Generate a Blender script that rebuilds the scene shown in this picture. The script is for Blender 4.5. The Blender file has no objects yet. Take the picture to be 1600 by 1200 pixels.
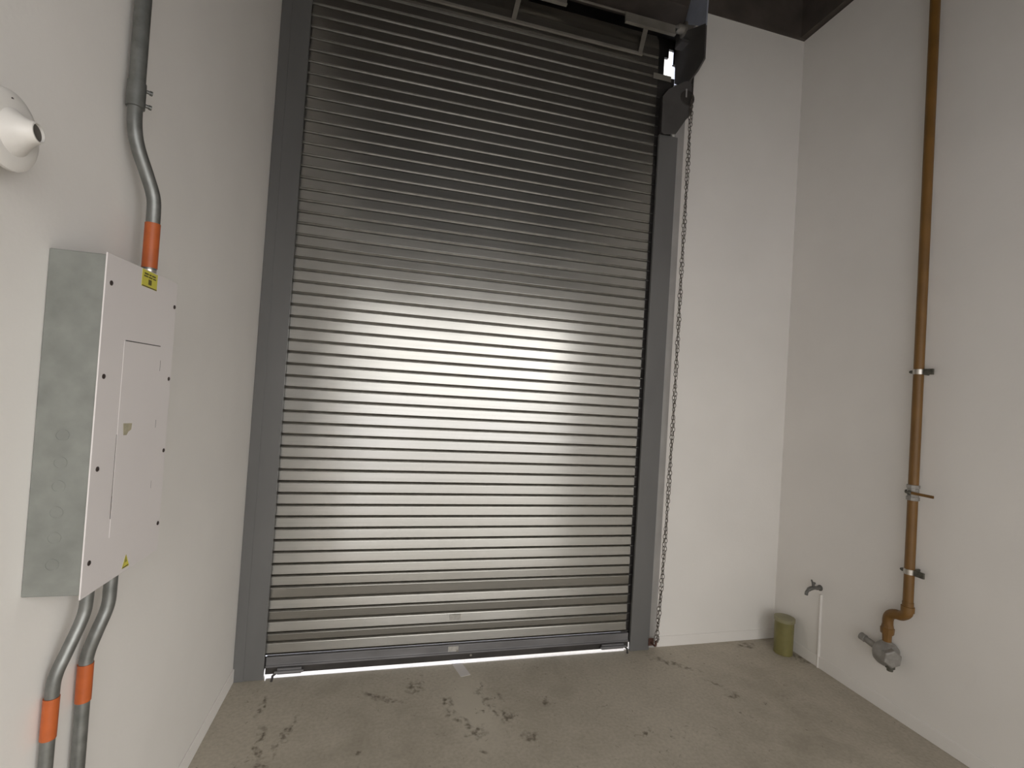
import bpy, bmesh, math, random
from mathutils import Vector, Matrix
random.seed(7)
scene = bpy.context.scene
COL = scene.collection
PI = math.pi

# ------------------------------------------------------------------ camera
WR = 3.419            # x of the right wall; the left wall is x = 0, the door wall y = 0, the floor z = 0
cam_d = bpy.data.cameras.new('camera')
cam_d.sensor_fit = 'HORIZONTAL'; cam_d.sensor_width = 36.0
cam_d.lens = 36.0 * 745.68 / 1600.0
cam_d.clip_start = 0.02; cam_d.clip_end = 200
cam = bpy.data.objects.new('camera', cam_d); COL.objects.link(cam)
Rv = Vector((0.96740692, -0.24527167, 0.06297349))
Uv = Vector((-0.06581001, -0.00337767, 0.99782645))
Fv = Rv.cross(Uv) * -1
Bv = Rv.cross(Uv)
m = Matrix((Rv, Uv, Bv)).transposed().to_4x4()
m.translation = Vector((0.70255, -2.81026, 1.6))
cam.matrix_world = m
scene.camera = cam

# ------------------------------------------------------------------ world, sun, exposure
SKY = 2.15
world = bpy.data.worlds.new('world'); scene.world = world; world.use_nodes = True
wn = world.node_tree
bg = wn.nodes['Background']
bg.inputs[0].default_value = (1.0, 0.985, 0.955, 1)
# an overcast sky that brightens towards one side, high to the right behind the camera
wtc = wn.nodes.new('ShaderNodeTexCoord'); wdot = wn.nodes.new('ShaderNodeVectorMath'); wdot.operation = 'DOT_PRODUCT'
wdot.inputs[1].default_value = Vector((.72, -.62, .36)).normalized()
wn.links.new(wtc.outputs['Generated'], wdot.inputs[0])
wr = wn.nodes.new('ShaderNodeMapRange'); wr.inputs[1].default_value = .35; wr.inputs[2].default_value = 1.0
wr.inputs[3].default_value = SKY*.85; wr.inputs[4].default_value = SKY*2.4
wn.links.new(wdot.outputs['Value'], wr.inputs[0]); wn.links.new(wr.outputs[0], bg.inputs[1])

def portal(name, loc, rot, sx, sy):
    d = bpy.data.lights.new(name, 'AREA'); d.shape = 'RECTANGLE'; d.size = sx; d.size_y = sy
    d.cycles.is_portal = True
    o = bpy.data.objects.new(name, d); COL.objects.link(o); o.location = loc; o.rotation_euler = rot
    return o
YF = -3.6             # y of the open shop front behind the camera
OX0, OX1, OZ1 = 0.16, 3.20, 2.62
portal('daylight_shopfront', ((OX0+OX1)/2, YF-0.05, OZ1/2), (PI/2, 0, 0), OX1-OX0, OZ1)

sun_d = bpy.data.lights.new('sun', 'SUN'); sun_d.energy = 9.0; sun_d.angle = math.radians(1.5)
sun_d.color = (0.74, 0.80, 1.0)
sun = bpy.data.objects.new('sun', sun_d); COL.objects.link(sun)
sun.rotation_euler = Vector((0.25, -1.0, -0.85)).to_track_quat('-Z', 'Y').to_euler()

vs = scene.view_settings
vs.view_transform = 'Standard'; vs.look = 'None'; vs.gamma = 1; vs.use_curve_mapping = False
vs.exposure = -0.10

# ------------------------------------------------------------------ materials
def new_mat(name):
    mt = bpy.data.materials.new(name); mt.use_nodes = True
    nt = mt.node_tree; b = nt.nodes['Principled BSDF']
    return mt, nt, b
def mat(name, col, rough=0.5, metal=0.0, var=0.12, scale=8.0, bump=0.0, bscale=120.0, stretch=None, spec=0.5, trans=0.0):
    mt, nt, b = new_mat(name)
    N, L = nt.nodes, nt.links
    tc = N.new('ShaderNodeTexCoord'); mp = N.new('ShaderNodeMapping')
    L.new(tc.outputs['Object'], mp.inputs[0])
    if stretch: mp.inputs['Scale'].default_value = stretch
    no = N.new('ShaderNodeTexNoise'); no.inputs['Scale'].default_value = scale; no.inputs['Detail'].default_value = 6
    L.new(mp.outputs[0], no.inputs[0])
    rp = N.new('ShaderNodeMapRange'); rp.inputs[1].default_value = .3; rp.inputs[2].default_value = .7
    rp.inputs[3].default_value = 1 - var; rp.inputs[4].default_value = 1 + var
    L.new(no.outputs[0], rp.inputs[0])
    mx = N.new('ShaderNodeVectorMath'); mx.operation = 'SCALE'
    mx.inputs[0].default_value = col
    L.new(rp.outputs[0], mx.inputs['Scale'])
    L.new(mx.outputs[0], b.inputs['Base Color'])
    b.inputs['Roughness'].default_value = rough; b.inputs['Metallic'].default_value = metal
    b.inputs['Specular IOR Level'].default_value = spec
    if trans: b.inputs['Transmission Weight'].default_value = trans
    if bump:
        n2 = N.new('ShaderNodeTexNoise'); n2.inputs['Scale'].default_value = bscale; n2.inputs['Detail'].default_value = 3
        L.new(mp.outputs[0], n2.inputs[0])
        bp = N.new('ShaderNodeBump'); bp.inputs['Strength'].default_value = bump; bp.inputs['Distance'].default_value = .002
        L.new(n2.outputs[0], bp.inputs['Height']); L.new(bp.outputs[0], b.inputs['Normal'])
    return mt

M = {}
M['paint'] = mat('white_wall_paint', (.83, .80, .765), .75, var=.025, scale=2.2, bump=.25, bscale=60, spec=.3)
M['beam'] = mat('dark_raw_concrete', (.085, .07, .06), .9, var=.25, scale=5, bump=.4, bscale=40)
M['slab'] = mat('dark_slab_soffit', (.055, .048, .042), .95, var=.2)
M['void'] = mat('dark_ceiling_void', (.035, .032, .03), .95, var=.2)
M['guide'] = mat('grey_guide_paint', (.145, .143, .14), .42, var=.10, scale=5, stretch=(1, 1, .3), spec=.5)
M['flange'] = mat('pale_grey_flange_paint', (.40, .385, .37), .55, var=.08)
M['galv'] = mat('galvanised_conduit', (.235, .24, .23), .42, .75, var=.18, scale=30)
M['galvbox'] = mat('galvanised_sheet', (.29, .30, .28), .5, .55, var=.12, scale=22, spec=.5)
M['cover'] = mat('white_enamel_cover', (.72, .675, .665), .4, var=.015, scale=4)
M['orange'] = mat('orange_tape', (.45, .10, .022), .45, var=.08, scale=40)
M['yellow'] = mat('yellow_sticker', (.62, .56, .06), .45, var=.06)
M['ink'] = mat('brown_black_ink', (.10, .08, .015), .6)
M['screw'] = mat('dark_screw_steel', (.06, .045, .04), .5, .5)
M['ochre'] = mat('ochre_gas_pipe_paint', (.18, .088, .018), .5, var=.14, scale=9, bump=.15)
M['cast'] = mat('cast_zinc_body', (.30, .285, .265), .5, .45, var=.15, scale=40, bump=.3)
M['tapmetal'] = mat('dull_tap_metal', (.16, .155, .145), .5, .5, var=.2, scale=60)
M['clamp'] = mat('clamp_steel', (.50, .47, .43), .28, .9, var=.15, scale=60)
M['dark_clamp'] = mat('dull_clamp_bracket', (.11, .105, .085), .6, .4, var=.3, scale=60)
M['white_plastic'] = mat('white_plastic', (.78, .75, .71), .38, var=.01)
M['hole'] = mat('dark_spout_inside', (.09, .08, .07), .7)
M['chain'] = mat('chain_steel', (.17, .15, .13), .45, .8, var=.2, scale=50)
M['olive'] = mat('olive_plastic', (.20, .178, .065), .45, var=.18, scale=12)
M['olive_rim'] = mat('pale_olive_rim', (.27, .25, .15), .5, var=.1)
M['tape'] = mat('masking_tape', (.66, .62, .60), .6, var=.04)
M['tape_old'] = mat('old_tape_residue', (.40, .38, .35), .6, var=.15, scale=60)
M['residue'] = mat('yellowed_glue_mark', (.42, .38, .27), .6, var=.15, scale=60)
M['hood'] = mat('dark_hood_steel', (.05, .045, .042), .6, .3, var=.3)
M['bracket'] = mat('dark_bracket_paint', (.085, .08, .078), .5, var=.15)
M['daylit_tint'] = mat('daylight_tinted_plate', (.33, .36, .44), .5, var=.1)  # daylight on the upper plate, put into its colour
M['rail'] = mat('dull_grey_rail', (.26, .24, .21), .5, .3, var=.15)
M['bar'] = mat('bottom_bar_grey', (.20, .195, .20), .4, .3, var=.2, scale=9, stretch=(.4, 1, 1))
M['rust'] = mat('rusty_hook', (.12, .06, .045), .7, .3, var=.3, scale=60)
M['joint'] = mat('grimy_slat_joint', (.20, .19, .17), .36, .9, var=.15, scale=20)
M['asphalt'] = mat('pale_outdoor_concrete', (.50, .50, .50), .9, var=.1, scale=2)
M['forecourt'] = mat('pale_forecourt_paving', (.60, .585, .56), .85, var=.06, scale=1.5)
M['outer'] = mat('grey_outer_render', (.30, .29, .28), .85)

# satin galvanised curtain: long horizontal rolling streaks, stains of its own
mt, nt, b = new_mat('satin_steel_curtain'); N, L = nt.nodes, nt.links
tc = N.new('ShaderNodeTexCoord'); mp = N.new('ShaderNodeMapping'); mp.inputs['Scale'].default_value = (.25, .25, 25)
L.new(tc.outputs['Object'], mp.inputs[0])
no = N.new('ShaderNodeTexNoise'); no.inputs['Scale'].default_value = 3; no.inputs['Detail'].default_value = 5; L.new(mp.outputs[0], no.inputs[0])
n3 = N.new('ShaderNodeTexNoise'); n3.inputs['Scale'].default_value = 2.3; n3.inputs['Detail'].default_value = 4; L.new(tc.outputs['Object'], n3.inputs[0])
r1 = N.new('ShaderNodeMapRange'); r1.inputs[1].default_value = .3; r1.inputs[2].default_value = .7; r1.inputs[3].default_value = .17; r1.inputs[4].default_value = .25
L.new(n3.outputs[0], r1.inputs[0]); L.new(r1.outputs[0], b.inputs['Roughness'])
r2 = N.new('ShaderNodeMapRange'); r2.inputs[1].default_value = .3; r2.inputs[2].default_value = .7; r2.inputs[3].default_value = .95; r2.inputs[4].default_value = 1.04
L.new(no.outputs[0], r2.inputs[0])
sc = N.new('ShaderNodeVectorMath'); sc.operation = 'SCALE'; sc.inputs[0].default_value = (.445, .435, .41); L.new(r2.outputs[0], sc.inputs['Scale'])
L.new(sc.outputs[0], b.inputs['Base Color']); b.inputs['Metallic'].default_value = 1.0
b2 = N.new('ShaderNodeBsdfPrincipled'); b2.inputs['Metallic'].default_value = 1; b2.inputs['Roughness'].default_value = .52
L.new(sc.outputs[0], b2.inputs['Base Color'])
ms = N.new('ShaderNodeMixShader'); ms.inputs[0].default_value = .30
L.new(b.outputs[0], ms.inputs[1]); L.new(b2.outputs[0], ms.inputs[2]); L.new(ms.outputs[0], N['Material Output'].inputs[0])
M['curtain'] = mt

# concrete floor with its own stains, chips and cracks
mt, nt, b = new_mat('worn_concrete_floor'); N, L = nt.nodes, nt.links
geo = N.new('ShaderNodeNewGeometry'); P = geo.outputs['Position']
def noise(s, d=6, dist=0.0, inp=None):
    n = N.new('ShaderNodeTexNoise'); n.inputs['Scale'].default_value = s; n.inputs['Detail'].default_value = d
    n.inputs['Distortion'].default_value = dist; L.new(inp or P, n.inputs[0]); return n
def rng(sock, a, b_, c, d):
    r = N.new('ShaderNodeMapRange'); r.inputs[1].default_value = a; r.inputs[2].default_value = b_
    r.inputs[3].default_value = c; r.inputs[4].default_value = d; L.new(sock, r.inputs[0]); return r.outputs[0]
def mth(op, a, b_=None):
    n = N.new('ShaderNodeMath'); n.operation = op
    for i, v in enumerate((a, b_)):
        if v is None: continue
        if isinstance(v, (int, float)): n.inputs[i].default_value = v
        else: L.new(v, n.inputs[i])
    return n.outputs[0]
def mixc(f, c1, c2):
    n = N.new('ShaderNodeMix'); n.data_type = 'RGBA'
    if isinstance(f, float): n.inputs[0].default_value = f
    else: L.new(f, n.inputs[0])
    for i, c in ((6, c1), (7, c2)):
        if isinstance(c, tuple): n.inputs[i].default_value = c + (1,)
        else: L.new(c, n.inputs[i])
    return n.outputs[2]
wob = noise(16, 4)
offs = N.new('ShaderNodeVectorMath'); offs.operation = 'MULTIPLY_ADD'
L.new(wob.outputs['Color'], offs.inputs[0]); offs.inputs[1].default_value = (.12, .12, 0); L.new(P, offs.inputs[2])
def ell(x, y, rx, ry, ang=0.0):
    """1 inside a wobbly ellipse, 0 outside"""
    mpn = N.new('ShaderNodeMapping'); mpn.vector_type = 'TEXTURE'
    mpn.inputs['Location'].default_value = (x + .06, y + .06, 0); mpn.inputs['Rotation'].default_value = (0, 0, ang)
    mpn.inputs['Scale'].default_value = (rx, ry, 1000); L.new(offs.outputs[0], mpn.inputs[0])
    ln = N.new('ShaderNodeVectorMath'); ln.operation = 'LENGTH'; L.new(mpn.outputs[0], ln.inputs[0])
    return rng(ln.outputs['Value'], .6, 1.5, 1, 0)
big = noise(1.3, 8, .4); med = noise(7, 8, .3); fine = noise(60, 5)
c = mixc(rng(big.outputs[0], .35, .65, 0, 1), (.37, .33, .265), (.50, .45, .37))
c = mixc(rng(med.outputs[0], .35, .7, 0, .6), c, (.55, .495, .41))
c = mixc(rng(fine.outputs[0], .35, .75, 0, .35), c, (.24, .21, .165))
smooth_patch = ell(1.21, -.42, .10, .24, .1)
c = mixc(mth('MULTIPLY', smooth_patch, .75), c, (.56, .51, .425))
dark = None
spots = [(1.085, -.345, .022, .045, .3), (1.10, -.43, .022, .035, 0), (1.15, -.52, .05, .018, -.7), (1.185, -.60, .035, .03, 0), (1.225, -.575, .02, .035, 0), (1.20, -.70, .02, .015, 0),
         (1.27, -.28, .012, .05, -.2), (1.285, -.38, .016, .045, -.1), (1.31, -.46, .012, .05, -.1), (1.36, -.36, .018, .03, 0), (1.37, -.50, .022, .04, 0),
         (1.255, -.45, .012, .012, 0), (.195, -.245, .012, .075, -.15), (.25, -.52, .012, .10, .1), (.345, -.46, .012, .12, -.2), (.30, -.66, .014, .06, .5), (.668, -.637, .014, .014, 0),
         (.76, -.27, .10, .018, -.5), (.93, -.21, .03, .05, 0), (2.50, -.20, .13, .018, -.75), (2.62, -.42, .05, .008, -.9), (2.66, -.53, .03, .02, 0), (3.14, -.06, .06, .03, .2), (3.39, -.25, .02, .09, 0),
         (1.02, -.58, .03, .012, .4), (1.60, -.42, .014, .02, 0), (1.64, -.10, .008, .008, 0), (2.0, -.72, .05, .012, .6), (1.45, -.66, .03, .03, 0)]
for s in spots:
    e = ell(*s); dark = e if dark is None else mth('MAXIMUM', dark, e)
brk = noise(38, 8, .2)
dk = mth('MULTIPLY', dark, rng(brk.outputs[0], .40, .62, .0, .8))
c = mixc(dk, c, (.11, .088, .06))
vor = noise(30, 6, 1.2)
c = mixc(rng(vor.outputs[0], .66, .74, 0, .6), c, (.11, .09, .065))
L.new(c, b.inputs['Base Color']); b.inputs['Roughness'].default_value = .62; b.inputs['Specular IOR Level'].default_value = .35
bp = N.new('ShaderNodeBump'); bp.inputs['Strength'].default_value = .3; bp.inputs['Distance'].default_value = .004
L.new(mth('SUBTRACT', mth('ADD', med.outputs[0], mth('MULTIPLY', fine.outputs[0], .3)), dk), bp.inputs['Height']); L.new(bp.outputs[0], b.inputs['Normal'])
M['floor'] = mt

# ------------------------------------------------------------------ mesh helpers
def link(name, bm, m_, parent=None, smooth=False, bevel=0.0, label=None):
    me = bpy.data.meshes.new(name); bmesh.ops.recalc_face_normals(bm, faces=bm.faces)
    bm.to_mesh(me); bm.free()
    me.materials.append(m_)
    if smooth:
        for p in me.polygons: p.use_smooth = True
    o = bpy.data.objects.new(name, me); COL.objects.link(o)
    if smooth:
        me.set_sharp_from_angle(angle=math.radians(40))
    if bevel:
        md = o.modifiers.new('bevel', 'BEVEL'); md.width = bevel; md.segments = 2; md.limit_method = 'ANGLE'
    if parent is not None:
        o.parent = parent; o.matrix_parent_inverse = parent.matrix_world.inverted()
    if label: o['label'] = label
    return o
def B(): return bmesh.new()
def box(bm, x0, x1, y0, y1, z0, z1):
    v = [bm.verts.new((x, y, z)) for x in (x0, x1) for y in (y0, y1) for z in (z0, z1)]
    for f in ((0,1,3,2), (4,6,7,5), (0,4,5,1), (2,3,7,6), (0,2,6,4), (1,5,7,3)): bm.faces.new([v[i] for i in f])
    return bm
def prism(bm, pts, d):
    """pts: 3-D polygon, extruded by vector d"""
    d = Vector(d); a = [bm.verts.new(Vector(p)) for p in pts]; c_ = [bm.verts.new(Vector(p) + d) for p in pts]
    n = len(pts); bm.faces.new(a); bm.faces.new(c_[::-1])
    for i in range(n): bm.faces.new((a[i], c_[i], c_[(i+1) % n], a[(i+1) % n]))
    return bm
def frame_for(d):
    d = Vector(d).normalized(); a = Vector((0, 0, 1)) if abs(d.z) < .9 else Vector((1, 0, 0))
    u = d.cross(a).normalized(); return d, u, d.cross(u).normalized()
def tube(bm, pts, r, n=20, caps=True):
    pts = [Vector(p) for p in pts]; rs = r if isinstance(r, (list, tuple)) else [r] * len(pts)
    rings = []; u = None
    for i, p in enumerate(pts):
        t = (pts[min(i+1, len(pts)-1)] - pts[max(i-1, 0)]).normalized()
        if u is None: _, u, _ = frame_for(t)
        u = (u - t * u.dot(t)).normalized(); w = t.cross(u)
        rings.append([bm.verts.new(p + (u * math.cos(2*PI*k/n) + w * math.sin(2*PI*k/n)) * rs[i]) for k in range(n)])
    for a, b_ in zip(rings, rings[1:]):
        for k in range(n): bm.faces.new((a[k], a[(k+1) % n], b_[(k+1) % n], b_[k]))
    if caps: bm.faces.new(rings[0][::-1]); bm.faces.new(rings[-1])
    return bm
def lathe(bm, origin, axis, prof, n=32, a0=0.0):
    """prof: list of (distance along axis, radius)"""
    o = Vector(origin); d, u, w = frame_for(axis); rings = []
    for t, r in prof:
        r = max(r, 1e-5)
        rings.append([bm.verts.new(o + d*t + (u*math.cos(a0+2*PI*k/n) + w*math.sin(a0+2*PI*k/n))*r) for k in range(n)])
    for a, b_ in zip(rings, rings[1:]):
        for k in range(n): bm.faces.new((a[k], a[(k+1) % n], b_[(k+1) % n], b_[k]))
    bm.faces.new(rings[0][::-1]); bm.faces.new(rings[-1])
    return bm
def smooth_path(pts, k=8):
    pts = [Vector(p) for p in pts]; out = []
    P_ = [pts[0]*2 - pts[1]] + pts + [pts[-1]*2 - pts[-2]]
    for i in range(1, len(P_) - 2):
        a, b_, c_, d = P_[i-1:i+3]
        for j in range(k):
            t = j / k
            out.append(.5*((2*b_) + (c_-a)*t + (2*a-5*b_+4*c_-d)*t*t + (-a+3*b_-3*c_+d)*t**3))
    out.append(pts[-1]); return out
def empty(name, loc, label, cat, group=None):
    o = bpy.data.objects.new(name, None); COL.objects.link(o); o.location = loc; o.empty_display_size = .05
    o.matrix_world = Matrix.Translation(loc)
    o['label'] = label; o['category'] = cat
    if group: o['group'] = group
    return o
def tag(o, label, cat, group=None):
    o['label'] = label; o['category'] = cat
    if group: o['group'] = group
    return o
def struct(name, bm, m_, **k):
    o = link(name, bm, m_, **k); o['kind'] = 'structure'; return o

# ------------------------------------------------------------------ the room
TOP = 4.9; PZ = 4.262                 # ceiling height; height where the white paint stops
WT = .20                              # wall thickness
DX0, DX1 = .06, 2.40                  # door opening
struct('floor', box(B(), -WT, WR+WT, YF-.2, WT, -.15, 0), M['floor'])
struct('ceiling', box(B(), -WT, WR+WT, YF-.2, WT+.6, TOP, TOP+.15), M['slab'])
struct('wall_left', box(B(), -WT, 0, YF-.2, WT, 0, PZ), M['paint'])
struct('wall_right', box(B(), WR, WR+WT, YF-.2, WT, 0, PZ), M['paint'])
bm = B(); box(bm, -WT, DX0, 0, WT, 0, PZ); box(bm, DX1, WR+WT, 0, WT, 0, 3.72); box(bm, 2.53, WR+WT, 0, WT, 3.72, PZ)
struct('wall_back', bm, M['paint'])
PF = 3.35                             # the front wall is painted only up to here
bm = B(); box(bm, -WT, OX0, YF-.2, YF, 0, PF); box(bm, OX1, WR+WT, YF-.2, YF, 0, PF); box(bm, OX0, OX1, YF-.2, YF, OZ1, PF)
struct('wall_front', bm, M['paint'])
# raw concrete beams above the paint line
struct('trim_1', box(B(), -WT, WR+WT, -.006, WT, PZ, TOP), M['beam'])
struct('trim_2', box(B(), WR-.035, WR+WT, YF-.2, -.006, PZ+.015, TOP), M['beam'])
struct('trim_3', box(B(), -WT, .03, YF-.2, -.006, PZ, TOP), M['beam'])
struct('trim_4', box(B(), .03, WR-.035, YF-.2, YF, PF, TOP), M['void'])
# low plaster skirting bands
struct('baseboard_right', box(B(), WR-.007, WR, YF, -.004, 0, .072), M['paint'], bevel=.003)
struct('baseboard_left', box(B(), 0, .007, YF, -.03, 0, .072), M['paint'], bevel=.003)
struct('baseboard_back', box(B(), 2.50, WR-.007, -.007, 0, 0, .068), M['paint'], bevel=.003)
# the ground outside, on both sides of the building
o = struct('ground', box(B(), -30, 30, WT, 30, -.15, -.004), M['asphalt'])
o = struct('ground', box(B(), -30, 30, -40, YF-.2, -.15, -.004), M['forecourt'])

# ------------------------------------------------------------------ roller shutter
ZK = {0:.108, 1:.171, 2:.222, 3:.285, 4:.344, 5:.403, 6:.470, 7:.529, 8:.591, 9:.656, 10:.719, 21:1.420, 24:1.613, 34:2.262, 45:2.958, 53:3.479}
ks = sorted(ZK)
def slat_z(k):
    if k >= 53: return 3.479 + (k-53)*.0645
    for a, b_ in zip(ks, ks[1:]):
        if a <= k <= b_: return ZK[a] + (ZK[b_]-ZK[a])*(k-a)/(b_-a)
shutter = empty('roller_shutter', (1.2, .02, 0), 'wide grey steel roller shutter closed between two grey guide rails, filling the back wall', 'roller shutter')
NS = 60
X0, X1 = .09, 2.272
CY = .004                              # front plane of the curtain
groove = []
prof = []                              # (y, z) from bottom to top; y grows outward (away from the room)
tilt = {0: -.13, 1: .05, 2: -.14, 3: .05, 4: -.13, 5: .05, 6: -.07, 7: -.095, 8: -.085, 9: -.08, 10: -.065, 11: -.05, 12: -.04, 13: -.03, 14: -.02, 15: -.012}   # some low slats sit skewed in their hooks
for k in range(NS):
    z0, z1 = slat_z(k), slat_z(k+1); h = z1 - z0
    tl = tilt.get(k, random.uniform(-.006, .006) if k < 34 else random.uniform(-.022, .022))
    g = .0138                          # joint height at the foot of every slat
    # joint: recess with a small bead in it
    def add(y, z): prof.append((CY + y, z))
    add(.0075, z0+.0002); add(.0075, z0+.0030)
    for a in range(0, 5):              # bead, rounded on its underside
        t = PI/2*a/4
        add(.0075 - .0045*math.sin(t), z0 + .0030 + .0025*(1-math.cos(t)))
    add(.0030, z0+.0060); add(.0075, z0+.0062)
    groove.append((len(prof)-9, len(prof)+4))
    zf0, zf1 = z0+g, z1
    zc = (zf0+zf1)/2
    for a in range(0, 5):              # rounded lower lip of the face
        t = PI/2*a/4
        z = zf0 + .0022*(1-math.cos(t))
        add(.0042*(1-math.sin(t)) - tl*(z-zc), z)
    for a in (.03, .07, .94, .985):
        z = zf0+.0022 + (zf1-zf0-.0026)*a
        add(-tl*(z-zc), z)
    add(.0006 - tl*(zf1-zc), zf1 - .0001)
# above the guides the curtain bends back onto the coil
ztop = slat_z(NS)
cy_, rr = CY + .20, .196
for a in range(1, 40):
    t = a/39*PI*1.1
    prof.append((cy_ - rr*math.cos(t) - (.004 if a % 4 == 0 else 0), ztop + rr*math.sin(t)))
bm = B(); rows = []
for y, z in prof:
    rows.append([bm.verts.new((x, y, z)) for x in (X0, X1)])
cols = [[rw[0] for rw in rows], [rw[1] for rw in rows]]
backs = []
for i, (y, z) in enumerate(prof):                  # 1.5 mm sheet: an offset back skin and closed rims
    pa, pb = prof[max(i-1, 0)], prof[min(i+1, len(prof)-1)]
    d = Vector((pb[0]-pa[0], pb[1]-pa[1])).normalized()
    backs.append([bm.verts.new((x, y + d.y*.0015, z - d.x*.0015)) for x in (X0, X1)])
for i in range(len(prof)-1):
    a, b_, c_, d = rows[i], rows[i+1], backs[i], backs[i+1]
    ff = bm.faces.new((a[0], a[1], b_[1], b_[0])); ff.material_index = 1 if any(g0 <= i < g1 for g0, g1 in groove) else 0
    bm.faces.new((c_[1], c_[0], d[0], d[1]))
    bm.faces.new((a[0], b_[0], d[0], c_[0])); bm.faces.new((a[1], c_[1], d[1], b_[1]))
bm.faces.new((rows[0][0], backs[0][0], backs[0][1], rows[0][1])); bm.faces.new((rows[-1][0], rows[-1][1], backs[-1][1], backs[-1][0]))
curtain = link('curtain', bm, M['curtain'], shutter, smooth=True)
curtain.data.materials.append(M['joint'])
# end locks on the right ends of the slats
for k in range(0, NS-2):
    z = slat_z(k) + .004
    link('end_lock', box(B(), X1-.002, X1+.022, CY+.001, CY+.006, z, z+.005), M['curtain'], shutter)
# bottom bar: upright leg, foot, corner gussets
bm = B()
BX0, BX1 = .152, 2.283
prism(bm, [(BX0, -.012, .108), (BX0, .012, .108), (BX0, .012, .040), (BX0, -.020, .058), (BX0, -.020, .064), (BX0, -.012, .068)], (BX1-BX0, 0, 0))
bar = link('bottom_bar', bm, M['bar'], shutter, bevel=.0015)
link('bottom_strip', box(B(), BX0, BX1, -.018, .010, .021, .0575), M['hood'], shutter, bevel=.003, label='dark strip under the bottom bar')  # darker strip along the lower half of the bar
link('bar_light_block', box(B(), X0, X1+.03, .004, .011, .042, .104), M['hood'], shutter)  # strip added behind the bar to block daylight slits at its ends
def bolt(x0, x1, s):
    bm = B(); box(bm, x0, x1, -.040, -.028, .028, .058); tube(bm, [(x0-.012, -.046, .044), (x1+.012, -.046, .044)], .007, 12)
    o = link('slide_bolt', bm, M['bar'], shutter, bevel=.001, label='grey slide bolt at the end of the bottom bar')
    xe = x0 if s < 0 else x1
    bm = B(); tube(bm, [(xe, -.046, .044), (xe + s*.018, -.050, .03), (xe + s*.022, -.052, .002)], .006, 10)
    link('bolt_tongue', bm, M['hood'], o)
bolt(.215, .335, -1); bolt(2.09, 2.24, 1)
for x, z in ((1.12, .072), (1.20, .045)):
    bm = B(); lathe(bm, (x+.06, -.012 if z > .05 else -.018, z), (0, -1, 0), [(0, .007), (.004, .006), (.005, .001)], 10); link('rivet', bm, M['rail'], shutter)
bm = B(); box(bm, 1.125, 1.185, -.0132, -.0121, .070, .100); link('tape_residue', bm, M['tape_old'], shutter, label='pale patch of old tape on the bottom bar')
bm = B(); box(bm, 1.125, 1.19, CY-.0022, CY-.0012, .242, .279); link('tape_residue', bm, M['tape_old'], shutter, label='pale patch of old tape on a low slat')
# barrel inside the coil
bm = B(); lathe(bm, (.05, cy_, ztop+.0), (1, 0, 0), [(0, .03), (.02, .03), (.02, .13), (2.26, .13), (2.26, .03), (2.30, .03)], 32)
link('barrel', bm, M['hood'], shutter, smooth=True)

# guide rails
def guide(side):
    g = empty('guide_rail', (0.07 if side < 0 else 2.39, -.02, 0),
              'grey steel guide rail upright in the left corner beside the shutter' if side < 0 else 'grey steel guide rail right of the shutter, beside the hanging chain', 'guide rail', 'shutter guide rails')
    if side < 0:
        bm = B(); H = 4.15
        prism(bm, [(.001, -.030, 0), (.147, -.030, 0), (.147, -.010, 0), (.140, -.010, 0), (.140, -.026, 0), (.006, -.026, 0), (.006, .0, 0), (.001, 0, 0)], (0, 0, H))
        link('channel', bm, M['guide'], g, bevel=.0012)
        bm = B(); box(bm, .001, .052, -.0335, -.0300, 0, H); link('cover_strip', bm, M['guide'], g, bevel=.001)
        bm = B(); box(bm, .062, .14, .026, .032, 0.02, H); link('rear_leg', bm, M['hood'], g)  # leg coloured dark for the shade inside the channel
    else:
        bm = B(); H = 3.352
        prism(bm, [(2.290, -.030, 0), (2.425, -.030, 0), (2.425, -.004, 0), (2.419, -.004, 0), (2.419, -.026, 0), (2.296, -.026, 0), (2.296, -.012, 0), (2.290, -.012, 0)], (0, 0, H))
        link('channel', bm, M['guide'], g, bevel=.0012)
        bm = B(); box(bm, 2.419, 2.487, -.006, 0, 0, 3.60); link('wall_flange', bm, M['flange'], g, bevel=.001, label='paler grey flange against the wall')
        bm = B(); box(bm, 2.25, 2.41, .026, .032, 0.03, 3.775); link('rear_leg', bm, M['hood'], g)  # dark colour stands for channel shade; runs high to block daylight slits
    return g
guide(-1); guide(1)

# housing added behind the coil to block the sky, slotted for daylight at right
bm = B()
box(bm, -.1, 2.575, .46, .48, 3.55, 4.6); box(bm, -.1, 2.75, .2, .48, 4.40, 4.42)
box(bm, 2.66, 2.70, .2, .48, 3.55, 4.40); box(bm, -.1, 2.70, .20, .48, 3.55, 3.57)
box(bm, 2.575, 2.62, .46, .48, 3.55, 3.99); box(bm, 2.575, 2.61, .46, .48, 4.26, 4.6); box(bm, 2.645, 2.67, .46, .48, 3.55, 4.05); box(bm, 2.65, 2.67, .46, .48, 4.22, 4.6); box(bm, 2.60, 2.66, .46, .48, 4.33, 4.6)
box(bm, -.1, -.08, .2, .48, 3.55, 4.6)
tag(link('sky_block_hood', bm, M['hood']), 'dark steel hood added behind the shutter coil to block the sky', 'hood')

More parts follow.
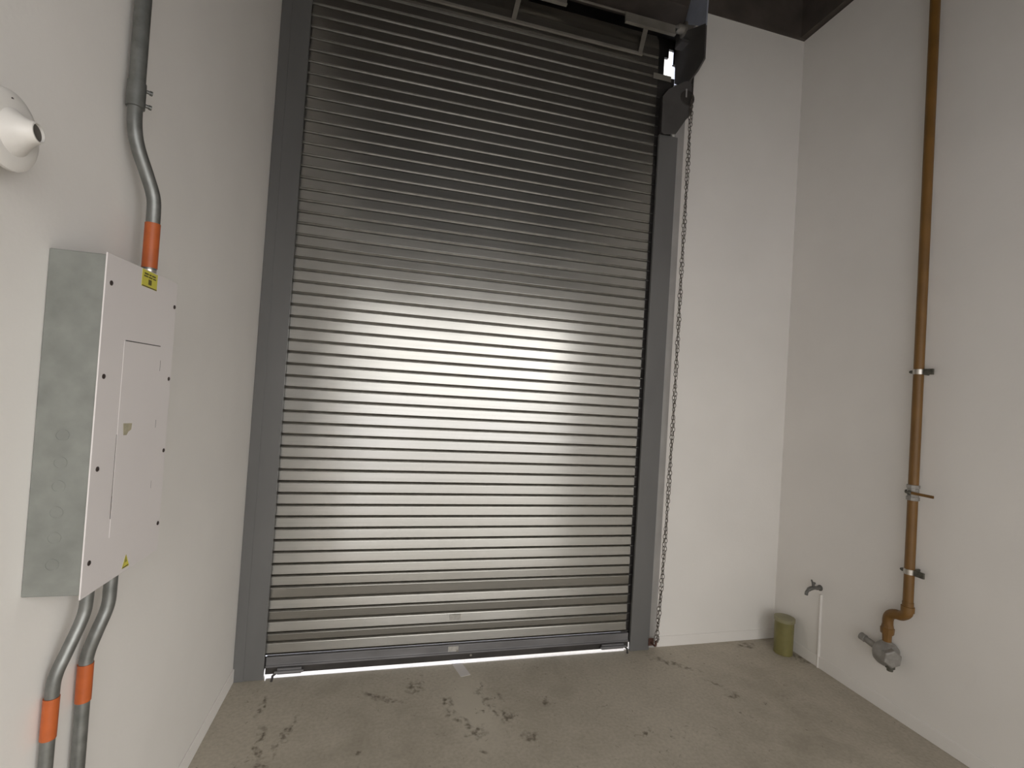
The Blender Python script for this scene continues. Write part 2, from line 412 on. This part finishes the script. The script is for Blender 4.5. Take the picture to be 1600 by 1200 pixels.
# frame of thin rails in front of the coil
fr = empty('lintel_rail_frame', (1.3, -.02, 3.85), 'dull steel rail frame with short ties crossing in front of the coil above the shutter', 'rail frame')
bm = B(); box(bm, .15, 2.14, -.022, -.010, 3.843, 3.862); link('lower_rail', bm, M['rail'], fr, bevel=.002)
bm = B(); box(bm, .15, 2.40, -.022, -.012, 4.088, 4.097); link('upper_rail', bm, M['rail'], fr, bevel=.001)
for a, b_ in ((1.33, 1.60), (2.0, 2.36)):
    bm = B(); box(bm, a, b_, -.034, -.0225, 4.018, 4.088); box(bm, a, b_, -.046, -.034, 4.018, 4.026); link('angle_plate', bm, M['rail'], fr, bevel=.001)
for x in (1.27, 2.12):
    bm = B(); prism(bm, [(x-.012, -.024, 3.855), (x+.016, -.024, 3.855), (x+.05, -.024, 4.03), (x+.018, -.024, 4.03)], (0, .012, 0)); link('tie', bm, M['rail'], fr, bevel=.001)
bm = B(); box(bm, .15, .18, -.022, -.010, 3.862, 4.088); link('tie', bm, M['rail'], fr)

# coil end bracket with an upper plate whose blue-grey tint stands for daylight
br = empty('coil_end_bracket', (2.455, -.1, 3.75), 'dark steel end bracket with angled plate carrying the coil, above the right guide rail', 'bracket')
bm = B(); prism(bm, [(2.455, -.222, 3.985), (2.455, -.226, 3.76), (2.455, -.16, 3.725), (2.455, -.03, 3.70), (2.455, .10, 3.80), (2.455, .12, 4.16)], (.012, 0, 0))
link('end_plate', bm, M['bracket'], br, bevel=.002)
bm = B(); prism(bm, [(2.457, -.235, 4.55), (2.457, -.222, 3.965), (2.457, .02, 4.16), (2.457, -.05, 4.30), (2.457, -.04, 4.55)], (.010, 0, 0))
link('upper_plate', bm, M['daylit_tint'], br, bevel=.002, label='upper plate tinted paler blue-grey for daylight')
bm = B(); lathe(bm, (2.40, .02, 4.12), (1, 0, 0), [(0, .022), (.012, .03), (.05, .03), (.055, .05), (.056, .0)], 20); link('bearing', bm, M['rail'], br, smooth=True)
bm = B(); box(bm, 2.40, 2.455, -.05, .03, 3.98, 4.00); link('seat_angle', bm, M['bracket'], br, bevel=.001)
bm = B(); box(bm, 2.22, 2.35, -.034, -.031, 3.705, 3.742); link('foot_angle', bm, M['rail'], br, bevel=.001)

# chain wheel guard
gd = empty('chain_hoist', (2.39, -.07, 3.34), 'dark chain hoist gearbox with slotted angular guard at the head of the right guide rail', 'hoist')
poly = [(2.276, 3.575), (2.280, 3.345), (2.30, 3.332), (2.385, 3.350), (2.453, 3.457), (2.493, 3.503), (2.500, 3.624), (2.474, 3.722), (2.428, 3.706), (2.360, 3.660), (2.319, 3.635)]
bm = B(); prism(bm, [(x, -.070, z) for x, z in poly], (0, .008, 0)); link('front_plate', bm, M['bracket'], gd, bevel=.002)
bm = B(); prism(bm, [(x, -.040, z) for x, z in [(2.30, 3.60), (2.30, 3.36), (2.38, 3.37), (2.44, 3.47), (2.47, 3.52), (2.475, 3.61), (2.46, 3.69), (2.36, 3.64)]], (0, .034, 0)); link('gear_case', bm, M['hood'], gd, bevel=.003)
bm = B(); lathe(bm, (2.455, -.075, 3.60), (0, 1, 0), [(0, .01), (0, .048), (.006, .052), (.012, .040), (.018, .052), (.024, .048), (.030, .01)], 24); link('chain_wheel', bm, M['hood'], gd, smooth=True)
bm = B(); box(bm, 2.437, 2.446, -.0765, -.0715, 3.60, 3.655); link('guard_slot', bm, M['flange'], gd, label='pale slot in the dark guard')
bm = B(); box(bm, 2.485, 2.492, -.074, -.064, 3.62, 3.80); link('strap', bm, M['hood'], gd)

# ------------------------------------------------------------------ hanging chain
cpath = [(2.4800, 3.62), (2.4785, 3.40), (2.4770, 2.80), (2.4755, 2.55), (2.4770, 1.60), (2.4700, .90), (2.4620, .49), (2.4500, .20), (2.4440, .085)]
def chain_x(z):
    for (xa, za), (xb, zb) in zip(cpath, cpath[1:]):
        if zb <= z <= za: return xb + (xa-xb)*(z-zb)/(za-zb)
    return cpath[-1][0]
def ring(bm, c_, t, side, a=.0155, b_=.0072, r=.0021, n=12, k=5):
    t = t.normalized(); s = (side - t*side.dot(t)).normalized(); w = t.cross(s); rr_ = []
    for i in range(n):
        th = 2*PI*i/n
        p = c_ + t*(a*math.cos(th)) + s*(b_*math.sin(th))
        o_ = (t*math.cos(th)*.7 + s*math.sin(th)).normalized()
        rr_.append([bm.verts.new(p + (o_*math.cos(2*PI*j/k) + w*math.sin(2*PI*j/k))*r) for j in range(k)])
    for i in range(n):
        A, C_ = rr_[i], rr_[(i+1) % n]
        for j in range(k): bm.faces.new((A[j], A[(j+1) % k], C_[(j+1) % k], C_[j]))
ch = empty('pull_chain', (2.444, -.08, .07), 'thin twisted loop of steel pull chain hanging beside the right guide rail', 'chain')
def twist(z): return 2*PI*(2.2*z + .35*math.sin(3.1*z)) + .6
for s in (0, 1):
    bm = B(); z = 3.60; i = 0
    while z > .10:
        amp = .0068
        def pos(zz):
            a = twist(zz) + s*PI
            return Vector((chain_x(zz) + amp*math.cos(a), -.080 + amp*math.sin(a), zz))
        p = pos(z); t = pos(z+.005) - pos(z-.005)
        side = Vector((math.cos(twist(z)+s), math.sin(twist(z)+s), 0)) if i % 2 else Vector((-math.sin(twist(z)+s), math.cos(twist(z)+s), 0))
        ring(bm, p, t, side); z -= .0255; i += 1
    link('strand', bm, M['chain'], ch, smooth=True)
bm = B()
for i in range(5):
    a = PI*i/4; ring(bm, Vector((2.444 - .012*math.cos(a), -.08, .098 - .022*math.sin(a))), Vector((math.sin(a), 0, -math.cos(a))) if i not in (2,) else Vector((1, 0, 0)), Vector((0, 1, 0)) if i % 2 else Vector((0, 0, 1)))
link('bottom_loop', bm, M['chain'], ch, smooth=True)
bm = B(); tube(bm, smooth_path([(2.435, -.030, .05), (2.435, -.06, .05), (2.437, -.085, .055), (2.437, -.09, .085)]), .006, 10); box(bm, 2.418, 2.455, -.036, -.0302, .03, .075)
tag(link('chain_hook', bm, M['rust'], smooth=True), 'small rusty hook on the foot of the right guide rail holding the chain', 'hook')

# ------------------------------------------------------------------ breaker panel on the left wall
PX, PY0, PY1, PZ0, PZ1 = .1033, -1.6213, -1.288, 1.113, 1.842
pn = empty('breaker_box', (.05, -1.45, PZ0), 'tall grey galvanised electrical panel with white screwed cover on the left wall', 'electrical panel')
bm = B(); box(bm, .0005, PX-.001, PY0, PY1, PZ0+.008, PZ1-.002); link('enclosure', bm, M['galvbox'], pn, bevel=.002)
for z in (1.4545, 1.3975, 1.3485, 1.2943, 1.2416, 1.1863):
    bm = B(); lathe(bm, (.049, PY0+.0004, z), (0, -1, 0), [(0, .0125), (.0010, .0125), (.0010, .0105), (.0003, .0105)], 24)
    link('knockout', bm, M['galvbox'], pn)
bm = B(); prism(bm, [(PX-.001, PY0-.004, PZ0), (PX-.001, PY1+.004, PZ0-.006), (PX-.001, PY1+.004, PZ1+.006), (PX-.001, PY0-.004, PZ1+.002)], (.003, 0, 0))
link('cover', bm, M['cover'], pn, bevel=.0008)
FX = PX+.002
dr = link('inner_door', box(B(), FX+.0002, FX+.0012, -1.5360, -1.3560, 1.215, 1.6640), M['cover'], pn, bevel=.0005)
for a, b_, c_, d in ((-1.5300, -1.3600, 1.6640, 1.6662), (-1.5378, -1.5360, 1.258, 1.310), (-1.3560, -1.3535, 1.600, 1.628), (-1.5372, -1.5366, 1.31, 1.45), (-1.3560, -1.3535, 1.45, 1.4705), (-1.3560, -1.3540, 1.29, 1.31)):
    link('seam', box(B(), FX+.0001, FX+.0007, a, b_, c_, d), M['screw'], dr)
for y, z in [(-1.6046, 1.7824), (-1.2841-.012, 1.7794), (-1.6054, 1.581), (-1.2898-.008, 1.5799), (-1.6017, 1.3821), (-1.2876-.008, 1.3822), (-1.6047, 1.1829), (-1.2887-.008, 1.1823)]:
    bm = B(); lathe(bm, (FX-.0003, y, z), (1, 0, 0), [(0, .0055), (.0015, .0055), (.0028, .0035), (.003, .0005)], 14); link('screw', bm, M['screw'], pn, smooth=True)
# yellow caution label with illegible print
st = link('warning_label', box(B(), FX, FX+.0006, -1.4800, -1.4040, 1.803, 1.8440), M['yellow'], pn, label='small yellow caution label')
bm = B()
for i, (a, b_) in enumerate(((.01, .030), (.033, .044), (.047, .066))): box(bm, FX+.0006, FX+.0008, -1.480+a, -1.480+b_, 1.8335, 1.8375)
for i, (a, b_) in enumerate(((.008, .028), (.031, .050), (.053, .068))): box(bm, FX+.0006, FX+.0008, -1.480+a, -1.480+b_, 1.8275, 1.8310)
box(bm, FX+.0006, FX+.0008, -1.449, -1.433, 1.811, 1.824); box(bm, FX+.0006, FX+.0008, -1.479, -1.405, 1.8034, 1.8060)
link('printing', bm, M['ink'], st)
tri = [(FX, -1.468, 1.1195), (FX, -1.436, 1.1175), (FX, -1.4530, 1.1500)]
st = link('warning_triangle', prism(B(), tri, (.0006, 0, 0)), M['yellow'], pn, label='small yellow warning triangle')
bm = B(); e = .0007
prism(bm, [(FX+e, -1.455, 1.131), (FX+e, -1.450, 1.132), (FX+e, -1.4530, 1.144)], (.0002, 0, 0)); box(bm, FX+e, FX+e+.0002, -1.464, -1.441, 1.1195, 1.1225)
prism(bm, [(FX+e, -1.468, 1.1195), (FX+e, -1.466, 1.1195), (FX+e, -1.4530, 1.147), (FX+e, -1.4535, 1.150)], (.0002, 0, 0))
link('printing', bm, M['ink'], st)
bm = B(); prism(bm, [(FX+.0013, -1.5150, 1.4735), (FX+.0013, -1.476, 1.4710), (FX+.0013, -1.478, 1.456), (FX+.0013, -1.490, 1.452), (FX+.0013, -1.497, 1.4445), (FX+.0013, -1.511, 1.4455)], (.0003, 0, 0)); link('glue_mark', bm, M['residue'], pn, label='yellowed torn sticker mark')

# ------------------------------------------------------------------ conduits
def arc_conduit(name, label, path, r, tape, extra=None, group=None):
    t_ = empty(name, path[0], label, 'conduit', group)
    link('pipe', tube(B(), smooth_path(path, 10), r, 24), M['galv'], t_, smooth=True)
    z0, z1, p0, p1 = tape
    link('orange_tape', tube(B(), [p0, p1], r+.0016, 24), M['orange'], t_, smooth=True)
    return t_
UX, UY = .060, -1.345
up = empty('electrical_conduit', (UX, UY, 1.85), 'thick grey steel conduit rising from the top of the electrical panel with a swept bend', 'conduit')
path = smooth_path([(UX, UY, 1.843), (UX, UY, 1.93), (UX, UY, 2.01), (.0585, -1.350, 2.06), (.048, -1.368, 2.11), (.036, -1.393, 2.165), (.030, -1.403, 2.21), (.028, -1.405, 2.26), (.028, -1.405, 2.33)], 8)
link('bent_pipe', tube(B(), path, .0160, 24), M['galv'], up, smooth=True)
link('straight_pipe', tube(B(), [(.028, -1.405, 2.285), (.027, -1.405, 2.8), (.025, -1.405, 4.25)], .0178, 24), M['galv'], up, smooth=True)
link('orange_tape', tube(B(), [(UX, UY, 1.871), (UX, UY, 1.990)], .0176, 24), M['orange'], up, smooth=True)
link('end_connector', lathe(B(), (UX, UY, 1.8400), (0, 0, 1), [(0, .019), (.010, .019), (.010, .0165), (.026, .0165)], 24), M['clamp'], up, smooth=True, label='bright metal connector under the tape')
cp = link('coupling', lathe(B(), (.028, -1.405, 2.262), (0, 0, 1), [(0, .017), (.001, .0202), (.064, .0202), (.065, .017)], 24), M['galv'], up, smooth=True)
for z in (2.275, 2.312):
    bm = B(); lathe(bm, (.046, -1.398, z), (.75, .65, 0), [(0, .0045), (.008, .0045), (.008, .0060), (.013, .0060), (.014, .001)], 12); link('set_screw', bm, M['galv'], cp, smooth=True)
lo = [('left', 'slimmer left steel conduit with orange tape band dropping from the underside of the electrical panel',
       [(.050, -1.490, 1.118), (.050, -1.490, 1.06), (.047, -1.494, 1.02), (.034, -1.518, .955), (.024, -1.532, .91), (.021, -1.534, .86), (.020, -1.535, .7), (.020, -1.535, .4), (.020, -1.535, .0)], .0130, .865, .775, -1.5345),
      ('right', 'right steel conduit with orange tape band dropping from the underside of the electrical panel',
       [(.050, -1.392, 1.118), (.050, -1.392, 1.05), (.048, -1.394, 1.00), (.036, -1.408, .945), (.024, -1.414, .895), (.022, -1.4155, .85), (.022, -1.416, .7), (.022, -1.416, .4), (.022, -1.416, .0)], .0145, .873, .782, -1.4155)]
for nm, lb, pth, r, za, zb, yy in lo:
    t_ = empty('electrical_conduit', pth[0], lb, 'conduit')
    link('pipe', tube(B(), smooth_path(pth, 8), r, 24), M['galv'], t_, smooth=True)
    link('orange_tape', tube(B(), [(pth[5][0], yy, za), (pth[6][0], yy, zb)], r+.0016, 24), M['orange'], t_, smooth=True)
    link('lock_nut', lathe(B(), pth[0], (0, 0, -1), [(0, r+.005), (.008, r+.005), (.008, r+.001), (.016, r+.001)], 12), M['galv'], t_)

# ------------------------------------------------------------------ white round wall fitting with spout, left edge
fx = Vector((.0, -1.824, 1.989))
wf = empty('wall_spout_fitting', fx, 'white round wall fitting with a conical open spout, above and left of the electrical panel', 'wall fitting')
X_ = Vector((1, 0, 0))
link('round_body', lathe(B(), fx, X_, [(0, .054), (.044, .059), (.047, .0645), (.050, .0660), (.0545, .0650), (.0575, .060), (.0605, .050), (.062, .0)], 56), M['white_plastic'], wf, smooth=True)
ax2 = Vector((1, 0.04, .10))
link('spout', lathe(B(), fx + X_*.055, ax2, [(0, .043), (.006, .038), (.016, .028), (.026, .0205), (.034, .0175), (.037, .0172), (.037, .0148), (.020, .014)], 40), M['white_plastic'], wf, smooth=True)
link('spout_opening', lathe(B(), fx + X_*.055 + ax2.normalized()*.030, ax2, [(0, .0144), (.003, .0144)], 24), M['hole'], wf)
bm = B(); lathe(bm, fx + Vector((.0575, -.012, .048)), X_, [(0, .003), (.003, .003)], 10); link('screw', bm, M['screw'], wf)
bm = B(); tube(bm, smooth_path([(.030, -1.824, 1.940), (.030, -1.824, 1.91), (.022, -1.820, 1.86), (.012, -1.800, 1.78), (.010, -1.795, 1.2), (.010, -1.795, .0)]), .0055, 12)
tag(link('flexible_cable', bm, M['screw'], smooth=True), 'thin dark cable running down the wall from the white round fitting', 'cable')

# ------------------------------------------------------------------ gas line on the right wall
GX, GY = WR-.052, -.912
gp = empty('gas_pipe', (GX, GY, .45), 'ochre yellow gas pipe running up the right wall to the ceiling', 'pipe')
link('riser', tube(B(), [(GX, GY, .585), (GX, GY, 1.205), (GX, GY, 2.3), (GX, GY+.004, PZ+.1)], .0225, 28), M['ochre'], gp, smooth=True)
el = smooth_path([(GX, GY, .65), (GX, GY, .61), (GX, GY+.004, .588), (GX, GY+.030, .566), (GX, GY+.060, .560), (GX, GY+.085, .545), (GX, GY+.096, .520), (GX, GY+.097, .49)], 6)
link('elbow', tube(B(), el, .0245, 24), M['ochre'], gp, smooth=True)
link('elbow_collar', lathe(B(), (GX, GY, .60), (0, 0, 1), [(0, .029), (.028, .029), (.030, .024)], 24), M['ochre'], gp, smooth=True)
link('union_nut', lathe(B(), (GX, GY+.097, .44), (0, 0, 1), [(-.06, .019), (-.002, .022), (0, .030), (.030, .032), (.034, .028), (.055, .024)], 8), M['ochre'], gp)
for z in (1.845, .808):
    c_ = link('clamp', lathe(B(), (GX, GY, z-.013), (0, 0, 1), [(0, .0235), (0, .0255), (.026, .0255), (.026, .0235)], 28), M['clamp'], gp, smooth=True, label='bright steel clamp band')
    bm = B(); prism(bm, [(GX-.006, GY-.072, z-.015), (GX-.006, GY-.022, z-.015), (GX+.004, GY-.022, z-.015), (GX+.026, GY-.010, z-.015), (WR-.001, GY-.010, z-.015), (WR-.001, GY-.018, z-.015), (GX+.026, GY-.018, z-.015), (GX+.004, GY-.034, z-.015), (GX+.004, GY-.072, z-.015)], (0, 0, .03)); link('strut_bracket', bm, M['dark_clamp'], c_, bevel=.002)
    bm = B(); lathe(bm, (GX-.006, GY+.022, z), (0, 1, 0), [(0, .009), (.012, .009), (.012, .006), (.018, .006)], 6); link('clamp_bolt', bm, M['dark_clamp'], c_)
vz = 1.215
v = link('shutoff_valve', lathe(B(), (GX, GY, vz-.040), (0, 0, 1), [(0, .024), (.002, .028), (.018, .028), (.020, .0245), (.062, .0245), (.064, .028), (.080, .028), (.082, .024)], 10), M['cast'], gp, label='silver shut-off valve body')
link('valve_lever', box(B(), GX-.030, GX-.022, GY-.115, GY-.01, vz-.006, vz+.008), M['ochre'], v, bevel=.002, label='yellow lever handle')
link('valve_stem', lathe(B(), (GX-.02, GY+.0, vz), (-1, 0, 0), [(0, .012), (.008, .012), (.014, .006)], 12), M['dark_clamp'], v)
link('valve_end', lathe(B(), (GX, GY+.020, vz), (0, 1, 0), [(0, .012), (.016, .010), (.018, .004)], 8), M['dark_clamp'], v)

rg = empty('gas_regulator', (GX, GY+.10, .27), 'grey cast gas regulator with side stub and hexagonal nut below the ochre pipe', 'regulator')
RX, RY, RZ = GX, GY+.100, .335
K = 1.32
def kk(p): return [(a*K, b_*K) for a, b_ in p]
link('body', lathe(B(), (RX, RY-.03*K, RZ-.004), (0, 1, .10), kk([(0, .030), (.004, .042), (.018, .049), (.034, .050), (.050, .045), (.062, .032), (.066, .020)]), 28), M['cast'], rg, smooth=True)
link('outlet_stub', lathe(B(), (RX, RY+.03*K, RZ+.004), (0, 1, .17), kk([(0, .022), (.016, .014), (.056, .0125), (.058, .0155), (.078, .0155), (.080, .010), (.076, .009)]), 20), M['cast'], rg, smooth=True)
link('hex_nut', lathe(B(), (RX-.018, RY-.024, RZ), (-.35, -1, 0), kk([(0, .036), (.030, .036), (.034, .031), (.0345, .0)]), 6, .4), M['cast'], rg, bevel=.002)
link('drain_plug', lathe(B(), (RX-.006, RY-.030, RZ-.046), (0, 0, -1), [(0, .022), (.016, .022), (.018, .015), (.032, .014), (.033, .0)], 12), M['dark_clamp'], rg, smooth=True)
link('top_neck', lathe(B(), (RX, RY-.004, RZ+.034), (0, 0, 1), [(0, .032), (.022, .027), (.030, .021)], 16), M['cast'], rg, smooth=True)

# ------------------------------------------------------------------ tap, riser, olive sleeve
TY, TZ = -.352, .492
tp = empty('water_tap', (WR, TY, TZ), 'small dull metal garden tap on the right wall near the corner', 'tap')
link('wall_flange', lathe(B(), (WR, TY, TZ), (-1, 0, 0), [(0, .018), (.006, .018), (.010, .012), (.030, .012)], 20), M['tapmetal'], tp, smooth=True)
bm = B(); tube(bm, smooth_path([(WR-.02, TY, TZ), (WR-.055, TY, TZ+.002), (WR-.085, TY, TZ-.004), (WR-.105, TY, TZ-.022), (WR-.108, TY, TZ-.04)]), [.011]*10 + [.0125]*9 + [.0095]*14, 16); link('spout', bm, M['tapmetal'], tp, smooth=True)
bm = B(); tube(bm, [(WR-.055, TY, TZ), (WR-.058, TY, TZ+.034)], .008, 12); tube(bm, smooth_path([(WR-.045, TY, TZ+.030), (WR-.062, TY, TZ+.036), (WR-.072, TY, TZ+.052)]), [.007]*9+[.005]*8, 10); link('handle', bm, M['tapmetal'], tp, smooth=True)
bm = B(); tube(bm, [(WR-.003, TY-.012, .0), (WR-.003, TY-.012, .455)], .008, 16)
tag(link('painted_riser_pipe', bm, M['paint'], smooth=True), 'white painted pipe running from the floor up to the tap', 'pipe')
bm = B()
lathe(bm, (3.326, -.182, 0), (0, 0, 1), [(0, .052), (.002, .056), (.215, .058), (.218, .061), (.232, .061), (.232, .057), (.218, .0545), (.02, .052)], 36)
sl = tag(link('plastic_sleeve', bm, M['olive'], smooth=True), 'olive yellow open plastic tube standing on the floor in the right corner', 'tube')
link('rim', lathe(B(), (3.326, -.182, .212), (0, 0, 1), [(0, .0585), (0, .0617), (.0215, .0620), (.0225, .0580)], 36), M['olive_rim'], sl, smooth=True, label='paler upper rim')

# ------------------------------------------------------------------ tape strip on the floor
bm = B()
pts = [(1.135, .045), (1.195, .045), (1.243, -.138), (1.186, -.150)]
prism(bm, [(x, y, .0005) for x, y in pts], (0, 0, .001))
tag(link('tape_strip', bm, M['tape']), 'short strip of white tape on the floor poking out under the shutter', 'tape')
